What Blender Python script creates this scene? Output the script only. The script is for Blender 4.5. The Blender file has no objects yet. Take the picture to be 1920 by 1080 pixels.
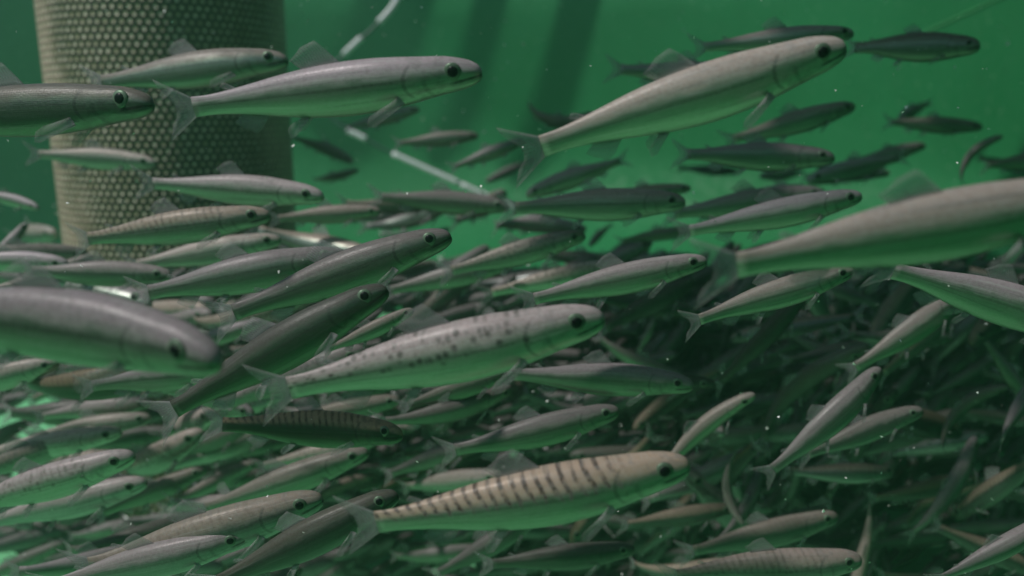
import bpy, bmesh, math, random
from mathutils import Vector, Matrix
R = math.radians
scene = bpy.context.scene
C = scene.collection

# ------------------------------------------------------------------ camera
CAM = Vector((0.0, 0.0, 0.42)); PITCH = 12.0; HF = 1507.0      # focal length in px of a 1920 px wide frame
cd = bpy.data.cameras.new('camera'); cam = bpy.data.objects.new('camera', cd); C.objects.link(cam)
cam.location = CAM; cam.rotation_euler = (R(90 - PITCH), 0, 0)
cd.sensor_width = 36; cd.lens = 36 * HF / 1920; cd.clip_start = 0.01; cd.clip_end = 500
cd.dof.use_dof = True; cd.dof.focus_distance = 0.26; cd.dof.aperture_fstop = 9
scene.camera = cam

# ------------------------------------------------------------------ light
SUN_EL, SUN_AZ = 55.0, 247.0        # azimuth clockwise from +Y
sd = Vector((math.sin(R(SUN_AZ)) * math.cos(R(SUN_EL)), math.cos(R(SUN_AZ)) * math.cos(R(SUN_EL)), math.sin(R(SUN_EL))))
w = bpy.data.worlds.new('World'); scene.world = w; w.use_nodes = True
nt = w.node_tree
sky = nt.nodes.new('ShaderNodeTexSky'); sky.sky_type = 'NISHITA'; sky.sun_disc = False
sky.sun_elevation = R(SUN_EL); sky.sun_rotation = R(SUN_AZ)
bg = nt.nodes['Background']; bg.inputs['Strength'].default_value = 0.08
nt.links.new(sky.outputs[0], bg.inputs['Color'])
ld = bpy.data.lights.new('sun', 'SUN'); ld.energy = 2.8; ld.angle = R(2.5); ld.color = (1.0, 0.97, 0.95)
sun = bpy.data.objects.new('sun', ld); C.objects.link(sun)
sun.rotation_euler = (-sd).to_track_quat('-Z', 'Y').to_euler(); sun.location = sd * 8
scene.view_settings.view_transform = 'Standard'; scene.view_settings.look = 'None'
scene.view_settings.exposure = 0.0; scene.view_settings.gamma = 1.0
scene.cycles.use_denoising = True
scene.cycles.max_bounces = 8; scene.cycles.volume_bounces = 1; scene.cycles.transparent_max_bounces = 24
scene.cycles.caustics_reflective = False; scene.cycles.caustics_refractive = False

# ------------------------------------------------------------------ helpers
CM = Matrix.Rotation(R(90 - PITCH), 3, 'X')
def at(px, py, Z):
    """a point of the place seen at photo pixel (px, py), Z metres in front of the lens"""
    return CAM + CM @ Vector(((px - 960) / HF * Z, -(py - 540) / HF * Z, -Z))

def link(name, me, mat=None, parent=None):
    o = bpy.data.objects.new(name, me); C.objects.link(o)
    if mat and not me.materials: me.materials.append(mat)
    if parent: o.parent = parent
    return o
def tag(o, label=None, cat=None, group=None, kind=None):
    if label: o['label'] = label
    if cat: o['category'] = cat
    if group: o['group'] = group
    if kind: o['kind'] = kind
    return o
def pymesh(name, vs, fs, uvs=None, smooth=True):
    me = bpy.data.meshes.new(name); me.from_pydata(vs, [], fs)
    if uvs:
        lay = me.uv_layers.new(name='uv')
        for l in me.loops: lay.data[l.index].uv = uvs[l.vertex_index]
    if smooth:
        me.polygons.foreach_set('use_smooth', [True] * len(me.polygons))
    me.update(); return me
def interp(tab, s):
    for i in range(len(tab) - 1):
        a, b = tab[i], tab[i + 1]
        if s <= b[0]:
            t = (s - a[0]) / (b[0] - a[0])
            t = max(0, min(1, t))
            p0 = tab[i - 1][1] if i else a[1]; p3 = tab[i + 2][1] if i + 2 < len(tab) else b[1]
            m1 = (b[1] - p0) / 2; m2 = (p3 - a[1]) / 2
            return (2*t**3-3*t*t+1)*a[1] + (t**3-2*t*t+t)*m1 + (-2*t**3+3*t*t)*b[1] + (t**3-t*t)*m2
    return tab[-1][1]

class N:
    """small node tree writer"""
    def __init__(s, name):
        s.m = bpy.data.materials.new(name); s.m.use_nodes = True; s.t = s.m.node_tree; s.t.nodes.clear()
        s.out = s.n('ShaderNodeOutputMaterial')
    def n(s, k, **kw):
        x = s.t.nodes.new(k)
        for a, b in kw.items(): setattr(x, a, b)
        return x
    def put(s, sock, v):
        if isinstance(v, bpy.types.NodeSocket): s.t.links.new(v, sock)
        elif v is not None:
            if sock.type == 'RGBA' and len(v) == 3: v = (*v, 1)
            sock.default_value = v
    def math(s, op, a, b=None, c=None, clamp=False):
        x = s.n('ShaderNodeMath', operation=op, use_clamp=clamp)
        s.put(x.inputs[0], a)
        if b is not None: s.put(x.inputs[1], b)
        if c is not None: s.put(x.inputs[2], c)
        return x.outputs[0]
    def step(s, v, lo, hi, a=0.0, b=1.0):
        x = s.n('ShaderNodeMapRange', interpolation_type='SMOOTHSTEP')
        s.put(x.inputs[0], v); s.put(x.inputs[1], lo); s.put(x.inputs[2], hi); s.put(x.inputs[3], a); s.put(x.inputs[4], b)
        return x.outputs[0]
    def mix(s, f, a, b, mode='MIX'):
        x = s.n('ShaderNodeMix', data_type='RGBA', blend_type=mode)
        s.put(x.inputs[0], f); s.put(x.inputs[6], a); s.put(x.inputs[7], b)
        return x.outputs[2]
    def noise(s, vec, scale, detail=3, rough=0.5):
        x = s.n('ShaderNodeTexNoise'); s.put(x.inputs['Vector'], vec)
        x.inputs['Scale'].default_value = scale; x.inputs['Detail'].default_value = detail; x.inputs['Roughness'].default_value = rough
        return x.outputs[0]
    def vec(s, a, b, c=0.0):
        x = s.n('ShaderNodeCombineXYZ'); s.put(x.inputs[0], a); s.put(x.inputs[1], b); s.put(x.inputs[2], c); return x.outputs[0]
    def bump(s, h, strength, dist):
        x = s.n('ShaderNodeBump'); s.put(x.inputs['Height'], h); x.inputs['Strength'].default_value = strength; x.inputs['Distance'].default_value = dist
        return x.outputs[0]
    def bsdf(s, **kw):
        x = s.n('ShaderNodeBsdfPrincipled')
        for a, b in kw.items(): s.put(x.inputs[a.replace('_', ' ')], b)
        return x.outputs[0]
    def done(s, sh, sock='Surface'): s.t.links.new(sh, s.out.inputs[sock]); return s.m

# ------------------------------------------------------------------ materials
def mat_tank(name, c1, c2):
    g = N(name); tc = g.n('ShaderNodeTexCoord').outputs['Object']
    big = g.noise(tc, 2.2, 4, 0.6); fine = g.noise(tc, 38, 5, 0.65); spk = g.noise(tc, 150, 2)
    col = g.mix(g.step(big, 0.35, 0.65), c1, c2)
    col = g.mix(g.step(fine, 0.55, 0.75, 0, 0.22), col, (0.03, 0.10, 0.05))
    col = g.mix(g.step(spk, 0.68, 0.74, 0, 0.5), col, (0.35, 0.6, 0.4))
    return g.done(g.bsdf(Base_Color=col, Roughness=g.step(fine, 0.3, 0.7, 0.45, 0.7), Specular_IOR_Level=0.2, Normal=g.bump(fine, 0.15, 0.004)))
def mat_plain(name, col, rough=0.5, metal=0.0, var=0.12, scale=30, spec=0.4):
    g = N(name); tc = g.n('ShaderNodeTexCoord').outputs['Object']
    nz = g.noise(tc, scale, 4, 0.6)
    c = g.mix(g.step(nz, 0.3, 0.7), tuple(x * (1 - var) for x in col), tuple(min(1, x * (1 + var)) for x in col))
    return g.done(g.bsdf(Base_Color=c, Roughness=rough, Metallic=metal, Specular_IOR_Level=spec, Normal=g.bump(nz, 0.1, 0.002)))

def mat_fish():
    g = N('fish_skin')
    uv = g.n('ShaderNodeUVMap'); uv.uv_map = 'uv'
    sp = g.n('ShaderNodeSeparateXYZ'); g.t.links.new(uv.outputs[0], sp.inputs[0])
    u = sp.outputs[0]; v = g.math('MULTIPLY_ADD', sp.outputs[1], 2.0, -1.0)
    oi = g.n('ShaderNodeObjectInfo')
    oc = g.n('ShaderNodeSeparateColor'); g.t.links.new(oi.outputs['Color'], oc.inputs[0])
    tone, bars, spots = oc.outputs[0], oc.outputs[1], oc.outputs[2]
    rnd = g.math('MULTIPLY', oi.outputs['Random'], 37.0)
    p = g.vec(g.math('MULTIPLY', u, 9.0), g.math('MULTIPLY', v, 1.3), rnd)
    n1 = g.noise(p, 1.6, 3); n2 = g.noise(p, 9.0, 3)
    vn = g.math('ADD', v, g.math('MULTIPLY_ADD', n1, 0.5, -0.25))
    hue = g.step(oi.outputs['Random'], 0.15, 0.85)
    back = g.mix(tone, (0.04, 0.044, 0.03), g.mix(hue, (0.47, 0.385, 0.42), (0.43, 0.355, 0.305)))
    back = g.mix(g.step(n2, 0.35, 0.7, 0, 0.35), back, g.mix(tone, (0.035, 0.034, 0.025), (0.27, 0.225, 0.21)))
    flank = g.mix(tone, (0.055, 0.11, 0.06), (0.36, 0.47, 0.35))  # flank and belly: olive sheen with the water's green reflection tinted in
    belly = g.mix(tone, (0.10, 0.165, 0.10), (0.38, 0.48, 0.37))
    grey = g.math('SUBTRACT', 1.0, oi.outputs['Alpha'])
    flank = g.mix(grey, flank, g.mix(tone, (0.05, 0.055, 0.055), (0.30, 0.32, 0.33)))
    belly = g.mix(grey, belly, g.mix(tone, (0.10, 0.11, 0.11), (0.42, 0.44, 0.44)))
    bm_ = g.step(vn, 0.02, 0.68)
    col = g.mix(bm_, flank, back)
    col = g.mix(g.step(v, -0.35, -0.85), col, belly)
    st = g.noise(g.vec(g.math('MULTIPLY', u, 3.0), g.math('MULTIPLY', v, 7.0), rnd), 1.0, 3, 0.6)  # lengthwise streaks: body bands together with painted highlights
    col = g.mix(g.step(st, 0.52, 0.70, 0, 0.45), col, g.mix(tone, (0.03, 0.04, 0.035), (0.16, 0.17, 0.16)))
    col = g.mix(g.step(st, 0.46, 0.30, 0, 0.45), col, g.mix(tone, (0.12, 0.13, 0.11), (0.62, 0.60, 0.58)))
    # lateral line
    ll = g.step(g.math('ABSOLUTE', g.math('SUBTRACT', v, 0.08)), 0.02, 0.09, 0.4, 0.0)
    col = g.mix(g.math('MULTIPLY', ll, g.step(u, 0.22, 0.26)), col, (0.10, 0.10, 0.09))
    # spots on the upper flank
    vo = g.n('ShaderNodeTexVoronoi'); g.put(vo.inputs['Vector'], g.vec(g.math('MULTIPLY', u, 40.0), g.math('MULTIPLY', v, 3.1), rnd)); vo.inputs['Scale'].default_value = 1.0
    vo.inputs['Randomness'].default_value = 0.75
    sm = g.math('MULTIPLY', g.step(vo.outputs['Distance'], 0.08, 0.58, 0.95, 0), g.math('MULTIPLY', g.step(v, -0.22, 0.0), g.step(u, 0.16, 0.24)))
    col = g.mix(g.math('MULTIPLY', sm, spots), col, (0.06, 0.062, 0.058))
    # slanted parr bars
    us = g.math('ADD', u, g.math('MULTIPLY', v, -0.026))
    wv = g.math('SINE', g.math('ADD', g.math('MULTIPLY', us, 190.0), g.math('MULTIPLY', g.noise(p, 2.2, 2), 2.6)))
    vv = g.math('ADD', v, g.math('MULTIPLY', g.math('SINE', g.math('MULTIPLY', us, 95.0)), 0.16))
    bmk = g.math('MULTIPLY', g.step(wv, -0.4, 0.9), g.math('MULTIPLY', g.step(vv, 0.0, 0.25), g.math('MULTIPLY', g.step(u, 0.17, 0.23), g.math('MULTIPLY', g.step(n1, 0.25, 0.45), g.step(g.noise(g.vec(g.math('MULTIPLY', u, 60.0), g.math('MULTIPLY', v, 3.0), rnd), 1.0, 2), 0.32, 0.62, 0.2, 1.0)))))
    col = g.mix(g.math('MULTIPLY', g.math('MULTIPLY', g.step(v, 0.1, 0.5), bars), 0.7), col, (0.44, 0.32, 0.21))
    col = g.mix(g.math('MULTIPLY', bmk, bars), col, (0.07, 0.05, 0.04))
    # gill cover edge, mouth line
    ga = g.math('SUBTRACT', u, g.math('MULTIPLY_ADD', g.math('MULTIPLY', v, v), -0.045, 0.222))
    gm = g.math('MULTIPLY', g.step(g.math('ABSOLUTE', ga), 0.002, 0.009, 0.5, 0), g.step(g.math('ABSOLUTE', v), 0.8, 0.55))
    col = g.mix(gm, col, (0.04, 0.045, 0.04))
    ga2 = g.math('SUBTRACT', u, g.math('MULTIPLY_ADD', g.math('MULTIPLY', v, v), -0.03, 0.165))
    col = g.mix(g.math('MULTIPLY', g.step(g.math('ABSOLUTE', ga2), 0.002, 0.012, 0.35, 0), g.step(v, 0.2, -0.1)), col, (0.05, 0.055, 0.05))
    col = g.mix(g.math('MULTIPLY', g.step(g.noise(g.vec(g.math('MULTIPLY', u, 30.0), g.math('MULTIPLY', v, 3.0), rnd), 1.0, 2), 0.5, 0.6, 0, 0.35), g.step(u, 0.24, 0.19)), col, g.mix(tone, (0.05, 0.05, 0.045), (0.22, 0.21, 0.20)))
    mo = g.math('SUBTRACT', v, g.math('MULTIPLY_ADD', u, -2.5, -0.12))
    mm = g.math('MULTIPLY', g.step(g.math('ABSOLUTE', mo), 0.04, 0.13, 0.9, 0), g.step(u, 0.095, 0.075))
    col = g.mix(mm, col, (0.05, 0.045, 0.04))
    metal = g.math('MULTIPLY', g.step(vn, 0.5, 0.1, 0.04, 0.8), g.math('SUBTRACT', 1.0, g.math('MULTIPLY', bmk, bars)))
    sc = g.n('ShaderNodeTexVoronoi'); g.put(sc.inputs['Vector'], g.vec(g.math('MULTIPLY', u, 130.0), g.math('MULTIPLY', v, 13.0), 0)); sc.inputs['Scale'].default_value = 1.0; sc.inputs['Randomness'].default_value = 0.35
    cc = g.n('ShaderNodeSeparateColor'); g.t.links.new(sc.outputs['Color'], cc.inputs[0])
    col = g.mix(g.math('MULTIPLY', cc.outputs[0], 0.22), col, g.mix(tone, (0.10, 0.11, 0.10), (0.58, 0.58, 0.56)))
    rough = g.math('MULTIPLY_ADD', n2, 0.25, 0.25)
    return g.done(g.bsdf(Base_Color=col, Metallic=metal, Roughness=rough, Specular_IOR_Level=0.12, Normal=g.bump(g.math('ADD', sc.outputs['Distance'], n2), 0.09, 0.0006)))

def mat_fin():
    g = N('fin_membrane')
    uv = g.n('ShaderNodeUVMap'); uv.uv_map = 'uv'
    sp = g.n('ShaderNodeSeparateXYZ'); g.t.links.new(uv.outputs[0], sp.inputs[0])
    oi = g.n('ShaderNodeObjectInfo')
    ray = g.math('MULTIPLY_ADD', g.math('SINE', g.math('MULTIPLY', sp.outputs[1], 85.0)), 0.5, 0.5)
    col = g.mix(ray, (0.62, 0.60, 0.61), (0.42, 0.40, 0.40))
    d = g.bsdf(Base_Color=col, Roughness=0.4, Specular_IOR_Level=0.4)
    tl = g.n('ShaderNodeBsdfTranslucent'); g.put(tl.inputs[0], col)
    m1 = g.n('ShaderNodeMixShader'); m1.inputs[0].default_value = 0.45; g.t.links.new(d, m1.inputs[1]); g.t.links.new(tl.outputs[0], m1.inputs[2])
    tr = g.n('ShaderNodeBsdfTransparent')
    a = g.math('ADD', g.math('MULTIPLY_ADD', ray, 0.14, g.step(sp.outputs[0], 0.2, 1.0, 0.36, 0.14)), g.step(sp.outputs[0], 0.35, 0.0, 0, 0.35), clamp=True)
    m2 = g.n('ShaderNodeMixShader'); g.put(m2.inputs[0], a); g.t.links.new(tr.outputs[0], m2.inputs[1]); g.t.links.new(m1.outputs[0], m2.inputs[2])
    return g.done(m2.outputs[0])

def mat_screen():
    """perforated steel sleeve: staggered round holes that show a paler inner sleeve"""
    g = N('perforated_steel')
    uv = g.n('ShaderNodeUVMap'); uv.uv_map = 'uv'
    sp = g.n('ShaderNodeSeparateXYZ'); g.t.links.new(uv.outputs[0], sp.inputs[0])
    P = 0.0060
    def dots(ox, oy):
        a = g.math('SUBTRACT', g.math('FRACT', g.math('ADD', g.math('DIVIDE', sp.outputs[0], P), ox)), 0.5)
        b = g.math('SUBTRACT', g.math('FRACT', g.math('ADD', g.math('DIVIDE', sp.outputs[1], P * 1.732), oy)), 0.5)
        b = g.math('MULTIPLY', b, 1.732)
        return g.math('SQRT', g.math('ADD', g.math('MULTIPLY', a, a), g.math('MULTIPLY', b, b)))
    d = g.math('MINIMUM', dots(0, 0), dots(0.5, 0.5))
    hole = g.step(d, 0.18, 0.30, 1, 0)
    tc = g.n('ShaderNodeTexCoord').outputs['Object']
    big = g.noise(tc, 9, 4, 0.6); nz = g.noise(tc, 170, 3)
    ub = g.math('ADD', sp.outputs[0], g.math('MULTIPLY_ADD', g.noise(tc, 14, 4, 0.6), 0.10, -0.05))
    alg_shade = g.math('MULTIPLY', g.step(ub, 0.375, 0.42), g.step(ub, 0.60, 0.545))  # algae brown and the column's shaded middle, painted as one dark band
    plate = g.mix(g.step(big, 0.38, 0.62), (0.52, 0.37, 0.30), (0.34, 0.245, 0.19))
    plate = g.mix(alg_shade, plate, g.mix(g.step(big, 0.4, 0.6), (0.10, 0.085, 0.055), (0.05, 0.047, 0.03)))
    seam = g.step(g.math('ABSOLUTE', g.math('SUBTRACT', sp.outputs[0], 0.435)), 0.001, 0.003, 0.6, 0)
    plate = g.mix(seam, plate, (0.08, 0.07, 0.06))
    inner = g.mix(g.step(nz, 0.4, 0.6), (0.50, 0.46, 0.28), (0.92, 0.84, 0.64))
    col = g.mix(hole, plate, inner)
    h = g.step(d, 0.16, 0.36)
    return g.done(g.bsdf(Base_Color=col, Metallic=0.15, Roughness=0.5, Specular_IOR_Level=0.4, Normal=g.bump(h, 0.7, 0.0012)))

M = {'skin': mat_fish(), 'fin': mat_fin(), 'screen': mat_screen(),
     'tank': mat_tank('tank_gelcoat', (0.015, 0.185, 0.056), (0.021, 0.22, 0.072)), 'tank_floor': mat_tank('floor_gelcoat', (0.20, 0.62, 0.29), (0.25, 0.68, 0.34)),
     'iris': mat_plain('eye_iris', (0.13, 0.19, 0.13), 0.4, 0.3, var=0.5, scale=9, spec=0.1), 'pupil': mat_plain('eye_pupil', (0.006, 0.007, 0.008), 0.3, 0, 0.1, spec=0.15),
     'hose_w': mat_plain('white_hose', (0.85, 0.86, 0.86), 0.35, 0, 0.06), 'hose_d': mat_plain('dark_hose', (0.05, 0.09, 0.08), 0.4),
     'seam': mat_plain('gelcoat_seam', (0.10, 0.42, 0.16)), 'steel': mat_plain('grey_steel', (0.35, 0.34, 0.32), 0.4, 0.6), 'shade_cover': mat_plain('grey_shade_cover', (0.10, 0.11, 0.11), 0.6),
     'concrete': mat_plain('concrete', (0.30, 0.29, 0.27), 0.9, 0, 0.2, 6), 'fleck': mat_plain('flecks', (0.85, 0.86, 0.80), 0.6)}

# ------------------------------------------------------------------ tank
TC = Vector((-0.289, 0.705, 0.0)); TR = 1.35
prof = [(0.0, 0.0), (0.3, 0.0), (0.6, 0.012), (0.85, 0.04), (1.05, 0.085), (1.18, 0.135), (1.27, 0.20), (1.325, 0.275), (1.345, 0.34), (TR, 0.45), (TR, 0.65), (TR, 0.85),
        (TR + 0.06, 0.85), (TR + 0.06, 0.82), (TR + 0.012, 0.81), (TR + 0.012, -0.05), (0.0, -0.05)]
def lathe(name, pr, n, c=(0, 0, 0), uvs=False):
    vs, fs, uv = [], [], []
    for i in range(n + (1 if uvs else 0)):
        a = 2 * math.pi * i / n
        for r, z in pr:
            vs.append((c[0] + r * math.cos(a), c[1] + r * math.sin(a), c[2] + z))
            if uvs: uv.append((a * uvs, z))
    m = len(pr); NN = n if not uvs else n + 1
    for i in range(n):
        j = (i + 1) % NN
        for k in range(m - 1):
            fs.append((i * m + k, j * m + k, j * m + k + 1, i * m + k + 1))
    return pymesh(name, vs, fs, uv or None)
t = bpy.data.objects.new('fish_tank', None); C.objects.link(t); t.location = TC
tag(t, 'round green fibreglass fish tank with a dished floor around the perforated standpipe', 'tank')
link('tank_floor', lathe('tank_floor', prof[:4], 160), M['tank_floor'], t)
link('tank_wall', lathe('tank_wall', prof[3:], 160), M['tank'], t)
def wall_hit(px, py, r=TR):
    d = (at(px, py, 1) - CAM); o = CAM - TC
    a = d.x ** 2 + d.y ** 2; b = 2 * (o.x * d.x + o.y * d.y); c = o.x ** 2 + o.y ** 2 - r ** 2
    return CAM + d * ((-b + math.sqrt(b * b - 4 * a * c)) / (2 * a))
fl = pymesh('ground', [(-60, -60, -0.052), (60, -60, -0.052), (60, 60, -0.052), (-60, 60, -0.052)], [(0, 1, 2, 3)], smooth=False)
tag(link('ground', fl, M['concrete']), kind='structure')

# standpipe with its perforated sleeve
sp_ = bpy.data.objects.new('standpipe', None); C.objects.link(sp_); sp_.location = TC
tag(sp_, 'grey brown perforated steel standpipe rising from the floor behind the fish', 'standpipe')
PR = 0.0955
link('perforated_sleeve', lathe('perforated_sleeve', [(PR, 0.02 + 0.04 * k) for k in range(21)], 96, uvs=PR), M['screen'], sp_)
link('base_ring', lathe('base_ring', [(PR + 0.001, 0.002), (PR + 0.02, 0.002), (PR + 0.02, 0.012), (PR + 0.004, 0.03), (PR + 0.001, 0.03)], 64), M['steel'], sp_)
link('top_rim', lathe('top_rim', [(PR - 0.006, 0.80), (PR - 0.006, 0.842), (PR + 0.004, 0.842), (PR + 0.004, 0.80), (PR - 0.006, 0.80)], 64), M['steel'], sp_)

# air hose with white sleeves
def tube(name, pts, rad, n=10):
    pts = [Vector(p) for p in pts]; vs, fs = [], []
    up = Vector((0.13, 0.9, 0.4)).normalized()
    rr = rad if isinstance(rad, (list, tuple)) else [rad] * len(pts)
    for i, p in enumerate(pts):
        d = (pts[min(i + 1, len(pts) - 1)] - pts[max(i - 1, 0)]).normalized()
        a = d.cross(up).normalized(); b = d.cross(a).normalized()
        for k in range(n):
            th = 2 * math.pi * k / n; vs.append(p + (a * math.cos(th) + b * math.sin(th)) * rr[i])
    for i in range(len(pts) - 1):
        for k in range(n):
            j = (k + 1) % n; fs.append((i * n + k, i * n + j, (i + 1) * n + j, (i + 1) * n + k))
    fs.append(tuple(range(n))[::-1]); fs.append(tuple((len(pts) - 1) * n + k for k in range(n)))
    return pymesh(name, vs, fs)
def smoothpts(pts, k=6):
    out = []
    P = [Vector(p) for p in pts]
    for i in range(len(P) - 1):
        p0, p1, p2, p3 = P[max(i - 1, 0)], P[i], P[i + 1], P[min(i + 2, len(P) - 1)]
        for j in range(k):
            t_ = j / k
            out.append(0.5 * ((2 * p1) + (p2 - p0) * t_ + (2 * p0 - 5 * p1 + 4 * p2 - p3) * t_ ** 2 + (3 * p1 - p0 - 3 * p2 + p3) * t_ ** 3))
    out.append(P[-1]); return out
link('seam', tube('seam', [wall_hit(1700 + 24 * k, 76 - 11 * k, TR - .001) - TC for k in range(14)], .0016, 6), M['seam'], t)
hz = 1.35
hose = smoothpts([at(790, -90, hz), at(742, 5, hz), at(700, 52, hz), at(664, 84, hz), at(612, 138, hz), at(598, 190, hz), at(640, 236, hz), at(688, 262, hz), at(736, 288, hz), at(830, 330, hz), at(925, 372, hz), at(1060, 428, hz)], 8)
ho = bpy.data.objects.new('air_hose', None); C.objects.link(ho)
tag(ho, 'thin air hose with white sleeves bending down in front of the green tank wall', 'hose')
link('hose_core', tube('hose_core', hose, 0.0026), M['hose_d'], ho)
for a, b, r in ((0, 14, .0055), (21, 27, .005), (50, 56, .0048), (64, 75, .0048), (75, 92, .0046)):
    link('white_sleeve', tube('white_sleeve', hose[a:b + 1], r), M['hose_w'], ho)

# ------------------------------------------------------------------ fish
TOP = [(0, .014), (.010, .032), (.03, .045), (.06, .055), (.10, .063), (.15, .070), (.22, .079), (.30, .087), (.40, .089), (.50, .083), (.60, .070), (.70, .053), (.78, .041), (.84, .035), (.885, .036)]
BOT = [(0, .012), (.010, .027), (.03, .039), (.06, .050), (.10, .059), (.15, .067), (.22, .079), (.30, .089), (.40, .094), (.50, .088), (.60, .073), (.70, .053), (.78, .040), (.84, .035), (.885, .036)]
WID = [(0, .008), (.010, .022), (.03, .031), (.06, .038), (.10, .042), (.15, .049), (.20, .054), (.215, .052), (.30, .057), (.40, .056), (.50, .050), (.60, .041), (.70, .029), (.80, .017), (.885, .006)]
def fish_meshes(bend, wave, fat, fine=True):
    fat *= 0.94
    """all meshes of one fish of length 1, snout at +x; bend and wave curve its spine sideways"""
    K = 60
    sx, sy, th = [0.0], [0.0], []
    for i in range(K + 1):
        s = i / K; th.append(bend * (s - 0.3) * (0.5 + s) + wave * math.sin(2 * math.pi * (s - 0.1)) * s)
    for i in range(K):
        a = (th[i] + th[i + 1]) / 2
        sx.append(sx[-1] - math.cos(a) / K); sy.append(sy[-1] + math.sin(a) / K)
    ex, ey = sx[-1], sy[-1]; chord = math.hypot(ex, ey); rot = math.pi - math.atan2(ey, ex)
    cr, sr = math.cos(rot), math.sin(rot)
    def warp(s, y, z):
        f = max(0, min(K - 1e-6, s * K)); i = int(f); t_ = f - i
        x0 = sx[i] * (1 - t_) + sx[i + 1] * t_; y0 = sy[i] * (1 - t_) + sy[i + 1] * t_; a = th[i] * (1 - t_) + th[i + 1] * t_
        x0 += math.sin(a) * y; y0 += math.cos(a) * y
        return ((x0 * cr - y0 * sr) / chord + 0.5, (x0 * sr + y0 * cr) / chord, z / chord)
    out = {}
    # body
    ns, nr = (40, 20) if fine else (22, 12)
    vs, fs, uv = [], [], []
    for i in range(ns + 1):
        s = 0.885 * (i / ns) ** 1.25
        ht, hb, wd = interp(TOP, s) * fat, interp(BOT, s) * fat, interp(WID, s) * (0.5 + 0.5 * fat)
        for k in range(nr):
            a = 2 * math.pi * k / nr; ca, sa = math.cos(a), math.sin(a)
            y = wd * math.copysign(abs(ca) ** 0.9, ca); z = (ht if sa > 0 else hb) * sa
            if s < 0.085 and sa < 0 and (k in (nr - 1, nr // 2 + 1)): y *= 0.86; z *= 1.25
            vs.append(warp(s, y, z + 0.012 * min(1, s * 8) * 0 - (0.008 * (1 - s / 0.1) if s < 0.1 else 0)))
            uv.append((s, 0.5 + 0.5 * sa))
    for i in range(ns):
        for k in range(nr):
            j = (k + 1) % nr; fs.append((i * nr + k, i * nr + j, (i + 1) * nr + j, (i + 1) * nr + k))
    fs.append(tuple(range(nr))[::-1]); fs.append(tuple(ns * nr + k for k in range(nr)))
    out['body'] = [pymesh('fish_body', vs, fs, uv)]
    # fins: rows of (s, z) from root to edge, lifted sideways by flare
    def fin(name, root, edge, y0=0.0, flare=0.0, rows=4, curl=0.0):
        vs, fs, uv = [], [], []; n = len(root)
        for side in (1, -1):
            for r in range(rows + 1):
                q = r / rows
                for k in range(n):
                    s = root[k][0] * (1 - q) + edge[k][0] * q; z = root[k][1] * (1 - q) + edge[k][1] * q
                    y = y0 + flare * q + curl * q * q * math.sin(k * 1.3) + side * 0.0016 * (1 - 0.8 * q)
                    jz = 1 + (0.035 * math.sin(k * 2.7 + n) if r == rows else 0)
                    vs.append(warp(root[k][0] + (s - root[k][0]) * jz, y, root[k][1] + (z - root[k][1]) * jz)); uv.append((q, k / (n - 1)))
        m = (rows + 1) * n
        for r in range(rows):
            for k in range(n - 1):
                a, b, c_, d = r * n + k, r * n + k + 1, (r + 1) * n + k + 1, (r + 1) * n + k
                fs.append((a, b, c_, d)); fs.append((m + d, m + c_, m + b, m + a))
        for k in range(n - 1):
            fs.append((rows * n + k, rows * n + k + 1, m + rows * n + k + 1, m + rows * n + k))
            fs.append((k + 1, k, m + k, m + k + 1))
        for r in range(rows):
            fs.append((r * n, (r + 1) * n, m + (r + 1) * n, m + r * n)); a = r * n + n - 1; fs.append((a + n, a, m + a, m + a + n))
        return pymesh(name, vs, fs, uv)
    def topz(s): return interp(TOP, s) * fat
    def botz(s): return -interp(BOT, s) * fat
    zs = [-1, -.75, -.5, -.25, 0, .25, .5, .75, 1]
    tipx = {1: .995, .75: .985, .5: .968, .25: .948, 0: .938}
    out['tail_fin'] = [fin('tail_fin', [(.872 + .008 * abs(z), z * .031 * fat) for z in zs], [(tipx[abs(z)], z * (.098 - .012 * (1 - abs(z)))) for z in zs], curl=.004)]
    out['dorsal_fin'] = [fin('dorsal_fin', [(.40 + .024 * k, topz(.40 + .024 * k) - .006) for k in range(6)], [(.445 + .022 * k, topz(.42) + [.046, .066, .064, .052, .038, .020][k]) for k in range(6)], curl=.003)]
    out['anal_fin'] = [fin('anal_fin', [(.655 + .02 * k, botz(.655 + .02 * k) + .005) for k in range(5)], [(.69 + .02 * k, botz(.68) - [.042, .052, .042, .028, .012][k]) for k in range(5)], curl=.002)]
    out['adipose_fin'] = [fin('adipose_fin', [(.735 + .01 * k, topz(.735 + .01 * k) - .004) for k in range(3)], [(.765 + .012 * k, topz(.75) + [.018, .022, .008][k]) for k in range(3)], rows=3)]
    pz, qz = botz(.23) * .66, botz(.53) * .93
    out['pectoral_fin'] = [fin('pectoral_fin', [(.228 + .003 * k, pz + .005 * k - .012) for k in range(6)], [(q[0], pz + q[1]) for q in ((.315, -.060), (.334, -.056), (.334, -.042), (.320, -.027), (.297, -.014), (.266, -.006))], y0=sg * interp(WID, .23) * .78, flare=sg * .045, curl=.004) for sg in (1, -1)]
    out['pelvic_fin'] = [fin('pelvic_fin', [(.52 + .008 * k, qz) for k in range(5)], [(q[0], qz + q[1]) for q in ((.575, -.050), (.590, -.050), (.596, -.040), (.592, -.026), (.580, -.012))], y0=sg * .014, flare=sg * .024, curl=.003) for sg in (1, -1)]
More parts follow.
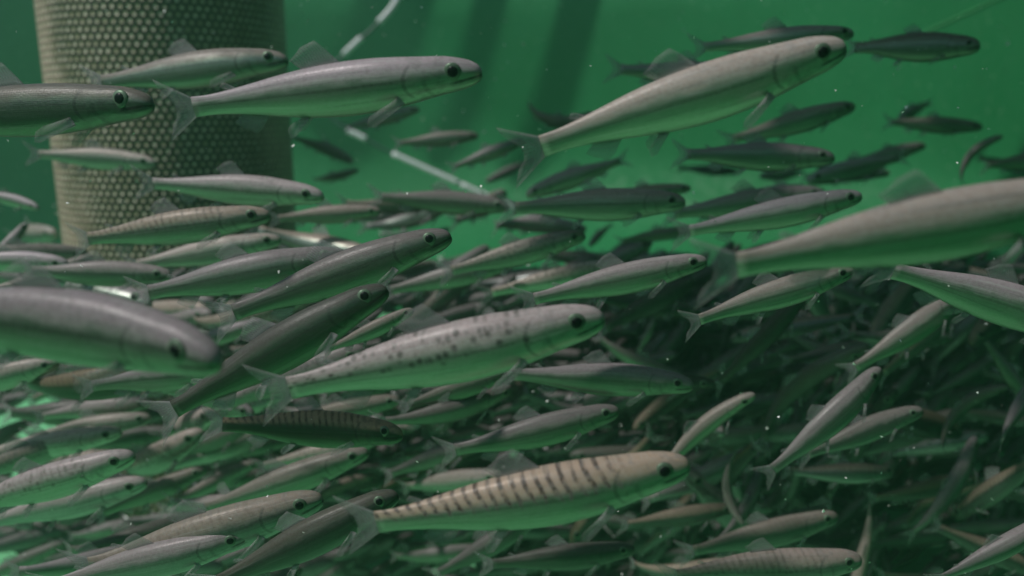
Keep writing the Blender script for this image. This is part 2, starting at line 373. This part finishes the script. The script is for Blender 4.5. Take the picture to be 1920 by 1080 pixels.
    def ball(name, s, y, z, r, ry, n1=10, n2=16):
        vs, fs = [], []
        for i in range(n1 + 1):
            ph = math.pi * i / n1
            for k in range(n2):
                a = 2 * math.pi * k / n2
                vs.append(warp(s + r * math.sin(ph) * math.cos(a), y + ry * math.cos(ph), z + r * math.sin(ph) * math.sin(a)))
        for i in range(n1):
            for k in range(n2):
                j = (k + 1) % n2; fs.append((i * n2 + k, (i + 1) * n2 + k, (i + 1) * n2 + j, i * n2 + j))
        return pymesh(name, vs, fs)
    ew = interp(WID, .082) * (0.5 + 0.5 * fat)
    out['eye'] = [ball('fish_eye', .082, sg * (ew * .86), .014 * fat, .0265, .0085) for sg in (1, -1)]
    out['pupil'] = [ball('fish_pupil', .081, sg * (ew * .86 + .0050), .015 * fat, .0165, .0062, 8, 12) for sg in (1, -1)]
    return out

def assemble(ms, small=False):
    root = bpy.data.objects.new('fish', None); C.objects.link(root); root.empty_display_size = 0.1
    link('body', ms['body'][0], M['skin'], root)
    for k in ('tail_fin', 'dorsal_fin', 'anal_fin', 'pectoral_fin', 'pelvic_fin') + (() if small else ('adipose_fin',)):
        for me in ms[k]: link(k, me, M['fin'], root)
    for e, p in zip(ms['eye'], ms['pupil']):
        eo = link('eye', e, M['iris'], root); link('pupil', p, M['pupil'], eo)
    return root
def copy_tree(o, parent=None):
    c = o.copy(); C.objects.link(c)
    if parent: c.parent = parent
    for ch in o.children: copy_tree(ch, c)
    return c
def pose(root, head, tail, Z, yaw=0.0, roll=0.0):
    """head and tail photo pixels, distance of the middle, yaw swings the head towards (+) or away from the lens"""
    L = math.hypot(head[0] - tail[0], head[1] - tail[1]) * Z / HF / math.cos(R(yaw))
    dz = L * math.sin(R(yaw)) / 2
    h, t_ = at(*head, Z - dz), at(*tail, Z + dz)
    x = (h - t_); L = x.length; x.normalize()
    up = Vector((0, 0, 1)); y = up.cross(x).normalized(); z = x.cross(y)
    m3 = Matrix((x, y, z)).transposed() @ Matrix.Rotation(R(roll), 3, 'X')
    root.location = (h + t_) / 2; root.rotation_euler = m3.to_euler(); root.scale = (L, L, L)
    return L
def paint(root, tone, bars, spots, green=1.0):
    for ch in root.children:
        if ch.name.startswith('body'): ch.color = (tone, bars, spots, green)

# head px, tail px, distance, bend, roll, fatness, (tone, bars, spots), yaw, label
S = 'shoal of young fish'
FISH = [
 ((540,112),(150,160),.37, .25,-8,1.0,(.55,.1,.2),5,'green flanked fish passing just in front of the top of the standpipe, black eye showing'),
 ((287,192),(-290,225),.25,-.2,-5,.92,(.25,0,.1),8,'dark green fish with blurred head entering from the left across the standpipe'),
 ((903,132),(300,208),.225,.25,12,.92,(.8,0,.1),8,'large pale backed fish pointing right, tail over the standpipe, head on green'),
 ((292,306),(42,288),.50,-.25,4,.95,(.95,0,.1),0,'slim silvery fish with pale forked tail left of the standpipe, high on its left edge'),
 ((607,368),(245,342),.38,-.15,8,.92,(.9,0,.25),4,'pale straight backed fish spanning the middle of the standpipe with its nose past it'),
 ((507,402),(128,452),.345,.3,0,.98,(.6,.55,.5),4,'dark eyed fish with brown marks along its back in front of the lower standpipe'),
 ((714,395),(498,412),.48,.1,6,.92,(.5,.35,.3),0,'brown backed fish poking out from the right edge of the standpipe, small round eye'),
 ((72,390),(-70,362),.5,-.5,15,1.0,(.95,0,0),0,'small pale fish cut by the left border beside the teal wall'),
 ((50,418),(-45,505),.5,1.6,20,.8,(.9,0,0),0,'curled pale fish bending down at the left border'),
 ((128,494),(-120,488),.42,-.2,12,1.0,(.95,0,0),0,'white topped fish at the left border just below the standpipe edge'),
 ((527,448),(225,502),.42,.35,0,1.0,(1,0,0),0,'pale bellied fish lying under the dark eyed marked fish at the foot of the standpipe'),
 ((322,516),(30,506),.40,-.1,0,1.0,(.55,.1,.1),0,'thin brown fish above the big left foreground fish'),
 ((645,478),(238,556),.315,.35,-6,1.05,(.45,0,.1),0,'broad dark green fish with a rosy back edge rising to the right below the standpipe'),
 ((845,440),(385,605),.27,.1,-6,.95,(.3,0,.1),0,'long dark green fish slanting up to the middle of the frame'),
 ((725,540),(278,795),.24,.2,-10,.98,(.08,0,0),0,'darkest green fish slanting steeply up just left of the spotted fish'),
 ((412,676),(-360,575),.165,-.55,6,1.0,(.5,0,.2),10,'huge blurred fish filling the left border, head pointing down right'),
 ((1132,592),(470,742),.205,.25,4,1.05,(.85,.1,1.0),3,'spotted fish in the centre with a large green ringed eye'),
 ((1097,440),(815,515),.40,.2,4,1.0,(.6,.1,.8),0,'spotted grey fish above the large eyed central fish'),
 ((962,492),(705,550),.43,.3,0,1.0,(.5,0,.1),0,'rosy backed fish with pale snout between two grey spotted fish'),
 ((1172,494),(890,556),.44,.15,10,.9,(1,.2,.9),0,'bright silver speckled fish right above the back of the central fish'),
 ((1325,487),(960,570),.31,.15,0,.95,(.55,0,.1),0,'plain green fish with tan back just behind the head of the central fish'),
 ((1600,505),(1275,612),.285,.15,0,.95,(.5,0,.1),0,'green fish with tan back slanting under the huge right foreground fish'),
 ((2080,355),(1290,515),.165,.15,14,.98,(.7,0,.1),0,'huge blurred fish leaving through the right border, grey tail fin towards the centre'),
 ((2090,640),(1630,498),.27,-.5,10,1.0,(.65,0,.1),0,'curved grey fish below the huge one at the right border, heading down right'),
 ((1585,85),(945,298),.205,.2,14,1.0,(.95,0,.05),6,'largest pale fish high on the right with a broad tail fin, slanting up'),
 ((1600,62),(1285,92),.40,.35,0,.85,(.75,0,.1),0,'slim brown fish along the top behind the nose of the largest pale fish'),
 ((1838,86),(1575,90),.45,-.1,-5,1.3,(.35,0,0),20,'dark deep bodied fish alone on green at the top right'),
 ((1425,150),(1130,128),.47,.1,0,1.0,(.6,0,.1),0,'fish half hidden behind the dorsal fin of the largest pale fish, only its tail clear'),
 ((1112,212),(995,182),.72,1.8,40,.9,(.6,0,.1),0,'small arched fish on open green under the dark wall stripe'),
 ((897,254),(733,270),.62,.3,0,.95,(.45,0,.2),0,'small brown fish with white snout beside the white hose'),
 ((662,304),(538,256),.72,-.8,10,1.0,(.6,0,.2),0,'small grey bent fish next to the right edge of the standpipe, upper of two'),
 ((672,318),(585,335),.82,.9,20,1.0,(.75,0,.1),15,'small pale fish close under a bent grey one, right of the standpipe'),
 ((786,204),(640,242),.68,.2,0,1.0,(.6,0,.1),0,'grey fish half hidden under the belly of the large pale backed fish'),
 ((985,262),(838,318),.60,.3,0,.9,(.5,0,.1),0,'grey fish slanting behind the tail of the largest pale fish'),
 ((987,366),(1185,294),.55,.25,-6,1.05,(.7,.1,.2),0,'grey fish facing left and down in the middle, silver gill plate'),
 ((955,388),(685,368),.50,-.15,0,.95,(.35,0,.1),0,'drab olive fish crossing the end of the white hose'),
 ((1285,378),(925,392),.385,.1,0,.95,(.65,0,.1),0,'broad olive fish right of the hose end, level'),
 ((1295,352),(1105,372),.52,.2,0,.9,(.6,.3,.3),0,'mottled dark fish peeking over the broad olive fish'),
 ((1565,296),(1255,288),.42,-.3,-6,1.0,(.5,0,.05),0,'dark brown fish level below the belly of the largest pale fish'),
 ((1602,198),(1345,268),.50,.3,0,.95,(.7,0,.1),0,'brown fish slanting up under the nose of the largest pale fish'),
 ((1842,238),(1652,228),.65,-.25,-5,1.0,(.5,0,0),0,'dark fish with level back on the right, small silver fish above it'),
 ((1686,226),(1752,190),.85,.5,0,1.3,(1,0,0),30,'tiny silver fish tilted just above a dark level fish on the right'),
 ((1735,272),(1585,306),.68,.4,0,1.1,(.5,0,0),10,'dark stubby fish on the right between two paler ones'),
 ((1424,330),(1508,322),.95,-.5,0,1.3,(1,0,0),20,'tiny white fish facing left on green at the right'),
 ((1668,324),(1495,332),.75,.1,0,.85,(.5,0,0),0,'thin fish directly behind the tiny white one'),
 ((1880,255),(1812,352),.60,-1.3,30,.9,(.5,0,0),0,'upright bent fish by the right border on green'),
 ((2010,296),(1835,312),.60,.1,0,1.1,(.45,0,0),0,'dark fish cut by the right border above the huge one'),
 ((1615,366),(1250,440),.355,.25,4,.9,(.8,0,.1),0,'pale backed green fish slanting up to the huge right foreground fish'),
 ((1545,362),(1230,405),.46,.2,0,.95,(.65,0,.1),0,'grey brown fish behind the pale backed green one right of centre'),
 ((1310,428),(1150,455),.60,.1,0,.9,(.4,0,.1),0,'thin grey fish below the broad olive fish'),
 ((1105,462),(1152,418),.78,.6,0,1.3,(1,0,0),20,'tiny pale green fish in front of the nose of a spotted grey fish'),
 ((1292,868),(635,985),.205,.3,2,1.0,(.65,1.0,.1),3,'boldly barred fish low in the centre with dark bars along its back'),
 ((1300,722),(920,700),.33,-.25,0,1.0,(.45,0,.1),0,'plain olive green level fish under the head of the central spotted fish'),
 ((1160,768),(815,850),.33,.3,-4,1.0,(.3,0,.05),0,'dark green fish between the spotted and the barred fish'),
 ((755,815),(370,795),.30,-.45,-14,1.05,(.02,.9,0),0,'dark backed fish with black bars and arched back, left of the barred fish'),
 ((285,752),(55,785),.46,.2,5,1.0,(.7,0,.2),0,'grey fish above the bright floor patch at the left'),
 ((110,678),(-150,745),.38,.25,8,1.1,(.8,.1,.3),0,'fish head with dark eye at the left border under the huge blurred fish'),
 ((228,808),(-80,862),.40,.25,8,1.0,(.95,0,.3),0,'silver fish with small blue black eye over the bright floor patch'),
 ((252,852),(-130,975),.33,.2,6,1.0,(.8,.2,.7),0,'speckled silver fish with black eye, second from the bottom of the left border'),
 ((275,902),(-60,992),.37,.25,6,1.0,(.85,0,.1),0,'pinkish fish with pale snout at lower left, below the speckled silver one'),
 ((388,878),(170,972),.42,.15,0,1.0,(.3,.1,.1),0,'dim fish with black eye and pale spot on its brow at lower left'),
 ((605,932),(120,1070),.275,.3,0,1.0,(.5,.2,.2),0,'large pinkish brown fish with round dark eye at the bottom left'),
 ((690,845),(350,965),.36,.2,0,1.0,(.45,0,.1),0,'grey green fish under the dark arched barred fish'),
 ((705,826),(470,878),.44,.2,5,1.0,(.8,.1,.8),0,'speckled fish half hidden below the dark arched barred fish'),
 ((537,738),(360,798),.44,.2,8,1.05,(.95,0,.2),0,'pale nosed grey fish right of the darkest green fish'),
 ((775,580),(600,660),.30,.4,5,1.0,(.5,0,.1),0,'brownish fish tucked behind the back of the central spotted fish'),
 ((492,602),(320,660),.42,.3,5,1.05,(.7,0,.2),0,'grey fish between the huge left fish and the darkest green fish'),
 ((745,925),(370,1110),.25,.2,-8,1.0,(.1,0,.05),0,'dark brown and green fish rising steeply at the bottom, left of the barred fish'),
 ((470,1000),(60,1105),.27,.25,4,1.0,(.55,0,.1),0,'pinkish fish along the bottom border at the left'),
 ((1020,955),(800,1085),.40,.4,-8,1.0,(.2,0,0),0,'dark green fish steeply under the barred fish'),
 ((1190,1028),(890,1060),.36,.2,-4,1.0,(.1,0,0),0,'very dark fish near the bottom under the barred fish belly'),
 ((1615,1048),(1225,1085),.31,.2,0,1.05,(.45,.4,.5),0,'mottled grey fish with a small pale ringed eye on the bottom border'),
 ((1570,966),(1265,1040),.38,.25,-6,1.0,(.25,.2,0),0,'dim green fish just above the mottled bottom one'),
 ((1415,738),(1225,925),.36,-.7,10,.85,(.5,0,0),0,'grey fish rising steeply just right of the barred fish head'),
 ((1650,690),(1420,900),.33,.4,-6,1.05,(.4,0,0),0,'large dark brown fish rising steeply in the dark shoal'),
 ((1730,768),(1490,862),.36,-.3,-10,1.1,(.3,0,0),0,'dim fish with green belly in the dark shoal'),
 ((1805,548),(1575,705),.36,.3,-6,1.0,(.45,0,0),0,'dark fish rising under the curved grey one on the right'),
 ((1660,640),(1455,678),.46,.35,0,.95,(.35,0,0),0,'dim level fish in the upper part of the dark shoal'),
 ((1890,725),(1775,855),.46,-1.2,20,1.1,(.3,0,0),0,'curled fish near the right border in the dark shoal'),
 ((1935,765),(1835,620),.5,.4,0,.8,(.4,0,0),0,'thin grey fish pointing down at the right border'),
 ((1395,985),(1400,835),.42,1.3,20,.9,(.35,0,0),0,'bent fish upright right below the barred fish head'),
 ((1975,965),(1735,1095),.29,.3,6,1.0,(.45,0,.1),0,'grey fish cut by the lower right corner'),
 ((1910,870),(1790,940),.46,1.0,20,1.0,(.35,0,0),0,'dim hooked fish above the lower right corner'),
 ((1280,708),(1112,620),.50,.9,15,.95,(.5,0,.1),0,'curved pinkish fish ahead of the nose of the central spotted fish'),
 ((1228,598),(1188,672),.58,.4,10,1.0,(.5,0,0),15,'small brown upright fish just above a curved pinkish one'),
 ((430,690),(140,728),.34,.2,0,1.05,(.45,0,.1),0,'olive fish under the jaw of the huge left fish'),
 ((750,748),(510,800),.40,.2,0,1.0,(.35,.1,.1),0,'dim fish with black eye under the tail of the central spotted fish'),
 ((960,695),(740,768),.36,.3,-5,1.0,(.2,0,0),0,'dark green fish close under the belly of the central spotted fish'),
]
vary = random.Random(7)
for h, t_, Z, bend, roll, fat, colr, yaw, lab in FISH:
    L = math.hypot(h[0] - t_[0], h[1] - t_[1])
    root = assemble(fish_meshes(bend * 1.35, vary.uniform(.1, .32) * math.copysign(1, bend), fat * vary.uniform(.96, 1.06)), small=L < 170)
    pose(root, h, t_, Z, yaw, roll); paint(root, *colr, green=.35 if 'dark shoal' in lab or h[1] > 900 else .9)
    tag(root, lab, 'fish', S)

# the rest of the shoal: copies that nothing tells apart
rng = random.Random(11)
protos = [assemble(fish_meshes(b, wv, ft, fine=False), small=True) for b, wv, ft in ((.2, .1, 1), (-.3, .15, .95), (.7, .1, 1), (-.9, .2, .95), (1.15, 0, 1), (.1, .25, 1.05), (-1.1, .1, .95), (.4, -.2, 1.1), (.3, .3, 1.2), (-.5, -.1, .85), (1.1, .2, 1.1), (-.2, -.2, 1.0))]
def floor_hit(px, py):
    d = at(px, py, 1) - CAM; return CAM + d * ((0.03 - CAM.z) / d.z)
GLOW = [(floor_hit(50, 790), .10), (floor_hit(30, 880), .07), (floor_hit(775, 985), .05), (floor_hit(215, 950), .04)]
GAPS = [(-20, 735, 125, 850), (-20, 870, 70, 905), (745, 965, 815, 1010), (640, 225, 905, 372)]
def blocked(px, py, p):
    if any(a < px < c and b < py < d for a, b, c, d in GAPS): return True
    return any((p - q).cross(sd).length < r and (p - q).dot(sd) > 0 for q, r in GLOW)
def filler(n, box, zr, ang, angs, tone, group, label, Lr=(.062, .09), flip=0.06, green=.7):
    k = tries = 0
    while k < n and tries < n * 60:
        tries += 1
        px, py = rng.uniform(box[0], box[2]), rng.uniform(box[1], box[3]); Z = rng.uniform(*zr)
        p = at(px, py, Z)
        if blocked(px, py, p): continue
        r_ = math.hypot(p.x - TC.x, p.y - TC.y)
        if r_ > TR - 0.12 or r_ < PR + 0.05: continue
        floor = max(0, (r_ - 0.4) * 0.11) if r_ < 1.15 else 0.3
        if p.z < floor + 0.03: continue
        L = rng.uniform(*Lr) * HF / Z / 2
        a = R(ang + rng.gauss(0, angs)) + (math.pi if rng.random() < flip else 0)
        yaw = rng.gauss(0, 28)
        L *= math.cos(R(yaw))
        SPEC.append((L / math.cos(R(yaw)), ((px + L * math.cos(a), py - L * math.sin(a)), (px - L * math.cos(a), py + L * math.sin(a)), Z, yaw, rng.gauss(0, 14)),
                     (max(0, min(1, rng.gauss(tone, .18))), rng.choice((0, 0, .5)), rng.choice((0, .2, .7)), green), label, group)); k += 1
SPEC = []
filler(60, (-40, 640, 900, 1100), (.36, .85), 16, 10, .42, 'fish packed at the lower left', 'grey green young fish packed among others low on the left, mostly hidden')
filler(62, (500, 480, 1300, 800), (.5, 1.1), 12, 16, .34, 'fish behind the central fish', 'small grey fish crowded behind the central spotted fish, partly hidden', green=.4)
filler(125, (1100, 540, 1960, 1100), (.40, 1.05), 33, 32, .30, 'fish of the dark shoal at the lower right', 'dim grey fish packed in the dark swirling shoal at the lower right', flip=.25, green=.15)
filler(34, (700, 300, 1900, 560), (.6, 1.15), 8, 14, .75, 'far fish right of the standpipe', 'small far grey fish in the band right of the standpipe', flip=.15)
filler(22, (130, 560, 600, 920), (.42, .56), 12, 9, .6, 'fish about the foot of the standpipe', 'small grey fish crowded about the foot of the standpipe')
filler(24, (-40, 440, 700, 680), (.45, .95), 8, 10, .6, 'fish about the foot of the standpipe', 'small grey fish crowded about the foot of the standpipe')

SPEC.sort(key=lambda q: -q[0])
KEEP = 302 - len(FISH)
pool = list(protos)
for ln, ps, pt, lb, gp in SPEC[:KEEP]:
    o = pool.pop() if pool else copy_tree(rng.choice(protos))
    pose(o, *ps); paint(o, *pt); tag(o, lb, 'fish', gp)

# the deepest fish, past counting: one object
def simple_fish(vs, fs, uv, m4, bend):
    b0 = len(vs); n = 8; st = [0, .03, .1, .22, .4, .55, .7, .82, .885]
    def wp(s_, y, z):
        th = bend * (s_ - .4); return m4 @ Vector((.5 - s_, y + th * (s_ - .4) * .5, z))
    for s_ in st:
        for k in range(n):
            a_ = 2 * math.pi * k / n; sa = math.sin(a_)
            vs.append(wp(s_, interp(WID, s_) * math.cos(a_), (interp(TOP, s_) if sa > 0 else interp(BOT, s_)) * sa)); uv.append((s_, .5 + .5 * sa))
    for i in range(len(st) - 1):
        for k in range(n):
            j = (k + 1) % n; fs.append((b0 + i * n + k, b0 + i * n + j, b0 + (i + 1) * n + j, b0 + (i + 1) * n + k))
    b1 = len(vs)
    for s_, z in ((.88, .03), (.99, .095), (.94, 0), (.99, -.095), (.88, -.03)):
        for y in (.003, -.003): vs.append(wp(s_, y, z)); uv.append((s_, .6))
    for q in range(4):
        a_, c_ = b1 + 2 * q, b1 + 2 * q + 2
        fs.append((a_, c_, c_ + 1, a_ + 1))
    fs.append((b1, b1 + 4, b1 + 2)); fs.append((b1 + 1, b1 + 3, b1 + 5)); fs.append((b1, b1 + 8, b1 + 4)); fs.append((b1 + 4, b1 + 8, b1 + 6)); fs.append((b1 + 1, b1 + 5, b1 + 9)); fs.append((b1 + 5, b1 + 7, b1 + 9))
def deep(n, box, zr, ang, angs):
    vs, fs, uv = [], [], []; k = tries = 0
    while k < n and tries < 40 * n:
        tries += 1
        px, py, Z = rng.uniform(box[0], box[2]), rng.uniform(box[1], box[3]), rng.uniform(*zr)
        p = at(px, py, Z)
        if blocked(px, py, p): continue
        r_ = math.hypot(p.x - TC.x, p.y - TC.y)
        if r_ > TR - .06 or r_ < PR + .04 or p.z < (max(0, (r_ - .5) * .15) if r_ < 1.15 else .22) + .02: continue
        a_ = R(ang + rng.gauss(0, angs)); hd = CM @ Vector((math.cos(a_), math.sin(a_), rng.gauss(0, .5))); hd.normalize()
        y = Vector((0, 0, 1)).cross(hd).normalized(); z = hd.cross(y)
        m4 = Matrix.Translation(p) @ (Matrix((hd, y, z)).transposed().to_4x4() @ Matrix.Rotation(rng.gauss(0, .3), 4, 'X')) @ Matrix.Scale(rng.uniform(.055, .085), 4)
        simple_fish(vs, fs, uv, m4, rng.gauss(0, .45)); k += 1
    return vs, fs, uv
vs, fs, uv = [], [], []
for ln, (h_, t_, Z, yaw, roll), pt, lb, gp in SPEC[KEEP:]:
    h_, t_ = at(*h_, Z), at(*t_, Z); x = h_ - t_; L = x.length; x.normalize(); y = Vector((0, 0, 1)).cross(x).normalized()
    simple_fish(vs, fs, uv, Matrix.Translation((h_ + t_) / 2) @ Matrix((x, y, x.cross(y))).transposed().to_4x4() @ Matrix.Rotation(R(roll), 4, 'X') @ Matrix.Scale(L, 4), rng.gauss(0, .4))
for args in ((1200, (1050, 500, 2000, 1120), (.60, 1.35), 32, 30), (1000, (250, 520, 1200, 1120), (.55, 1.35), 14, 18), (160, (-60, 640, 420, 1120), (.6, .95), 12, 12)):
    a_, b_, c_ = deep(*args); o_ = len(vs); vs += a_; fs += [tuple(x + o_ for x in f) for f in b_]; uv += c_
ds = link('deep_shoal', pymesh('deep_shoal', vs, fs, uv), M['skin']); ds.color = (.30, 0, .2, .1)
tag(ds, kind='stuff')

# drifting flecks
fr = random.Random(4); vs, fs = [], []
for i in range(1100):
    p = at(fr.uniform(0, 1920), fr.uniform(0, 1080), fr.uniform(.22, 1.0)); r = fr.uniform(.0003, .0017) * min(1.0, (p - CAM).length * 1.6)
    b = len(vs); q = [Vector((fr.gauss(0, 1), fr.gauss(0, 1), fr.gauss(0, 1))).normalized() * r * fr.uniform(.5, 1.3) for _ in range(4)]
    vs += [p + x for x in q]; fs += [(b, b + 1, b + 2), (b, b + 2, b + 3), (b, b + 3, b + 1), (b + 1, b + 3, b + 2)]
tag(link('floating_debris', pymesh('floating_debris', vs, fs, smooth=False), M['fleck']), kind='stuff')

# ------------------------------------------------------------------ unseen cover added to shade the right of the tank
def boxmesh(name, a, b):
    x0, y0, z0 = a; x1, y1, z1 = b
    vs = [(x0, y0, z0), (x1, y0, z0), (x1, y1, z0), (x0, y1, z0), (x0, y0, z1), (x1, y0, z1), (x1, y1, z1), (x0, y1, z1)]
    return pymesh(name, vs, [(0, 3, 2, 1), (4, 5, 6, 7), (0, 1, 5, 4), (1, 2, 6, 5), (2, 3, 7, 6), (3, 0, 4, 7)], smooth=False)
def prism(name, poly, z0, z1):
    n = len(poly); vs = [(x, y, z0) for x, y in poly] + [(x, y, z1) for x, y in poly]
    fs = [tuple(range(n))[::-1], tuple(range(n, 2 * n))] + [(i, (i + 1) % n, n + (i + 1) % n, n + i) for i in range(n)]
    return pymesh(name, vs, fs, smooth=False)
vs, fs = [], []
for i in range(9):                                   # boards with open joints
    x0 = -.31 + .18 * i; x1 = x0 + .152
    y0 = .22 if i == 0 else .14 if x0 < .3 else -.75
    b_ = len(vs); vs += [(x, y, z) for z in (.854, .88) for x, y in ((x0, y0), (x1, y0), (x1, 1.25), (x0, 1.25))]
    fs += [tuple(b_ + q for q in f) for f in ((0, 3, 2, 1), (4, 5, 6, 7), (0, 1, 5, 4), (1, 2, 6, 5), (2, 3, 7, 6), (3, 0, 4, 7))]
shade_cover = link('added_shade_cover', pymesh('added_shade_cover', vs, fs, smooth=False), M['shade_cover'])
tag(shade_cover, 'unseen grey boards added over the round tank to shade its near right side', 'added shade cover')
ZB = 0.90
for (a, b, wd) in (((770, -60), (650, 260), .05), ((935, -60), (845, 290), .034), ((1105, -60), (1000, 330), .052)):  # unseen bars added on the sun's path to cast the wall streaks
    A, B = wall_hit(*a), wall_hit(*b)
    A = A + sd * ((ZB - A.z) / sd.z); B = B + sd * ((ZB - B.z) / sd.z)
    d = (B - A); A -= d * .6; B += d * .15; d.normalize(); n_ = Vector((-d.y, d.x, 0)) * wd / 2
    link('shadow_bar', prism('shadow_bar', [(A - n_).xy[:], (A + n_).xy[:], (B + n_).xy[:], (B - n_).xy[:]][::-1], ZB - .006, ZB + .006), M['shade_cover'], shade_cover)

# ------------------------------------------------------------------ the water's own haze
hb = link('haze', boxmesh('haze', (-3.2, -3, -1.05), (3.2, 3.6, 1.2)))
g = N('water_haze'); pv = g.n('ShaderNodeVolumePrincipled')
pv.inputs['Color'].default_value = (0.30, 0.72, 0.48, 1); pv.inputs['Density'].default_value = 0.15; pv.inputs['Anisotropy'].default_value = 0.3
hb.data.materials.append(g.done(pv.outputs[0], 'Volume'))
tag(hb, kind='stuff')
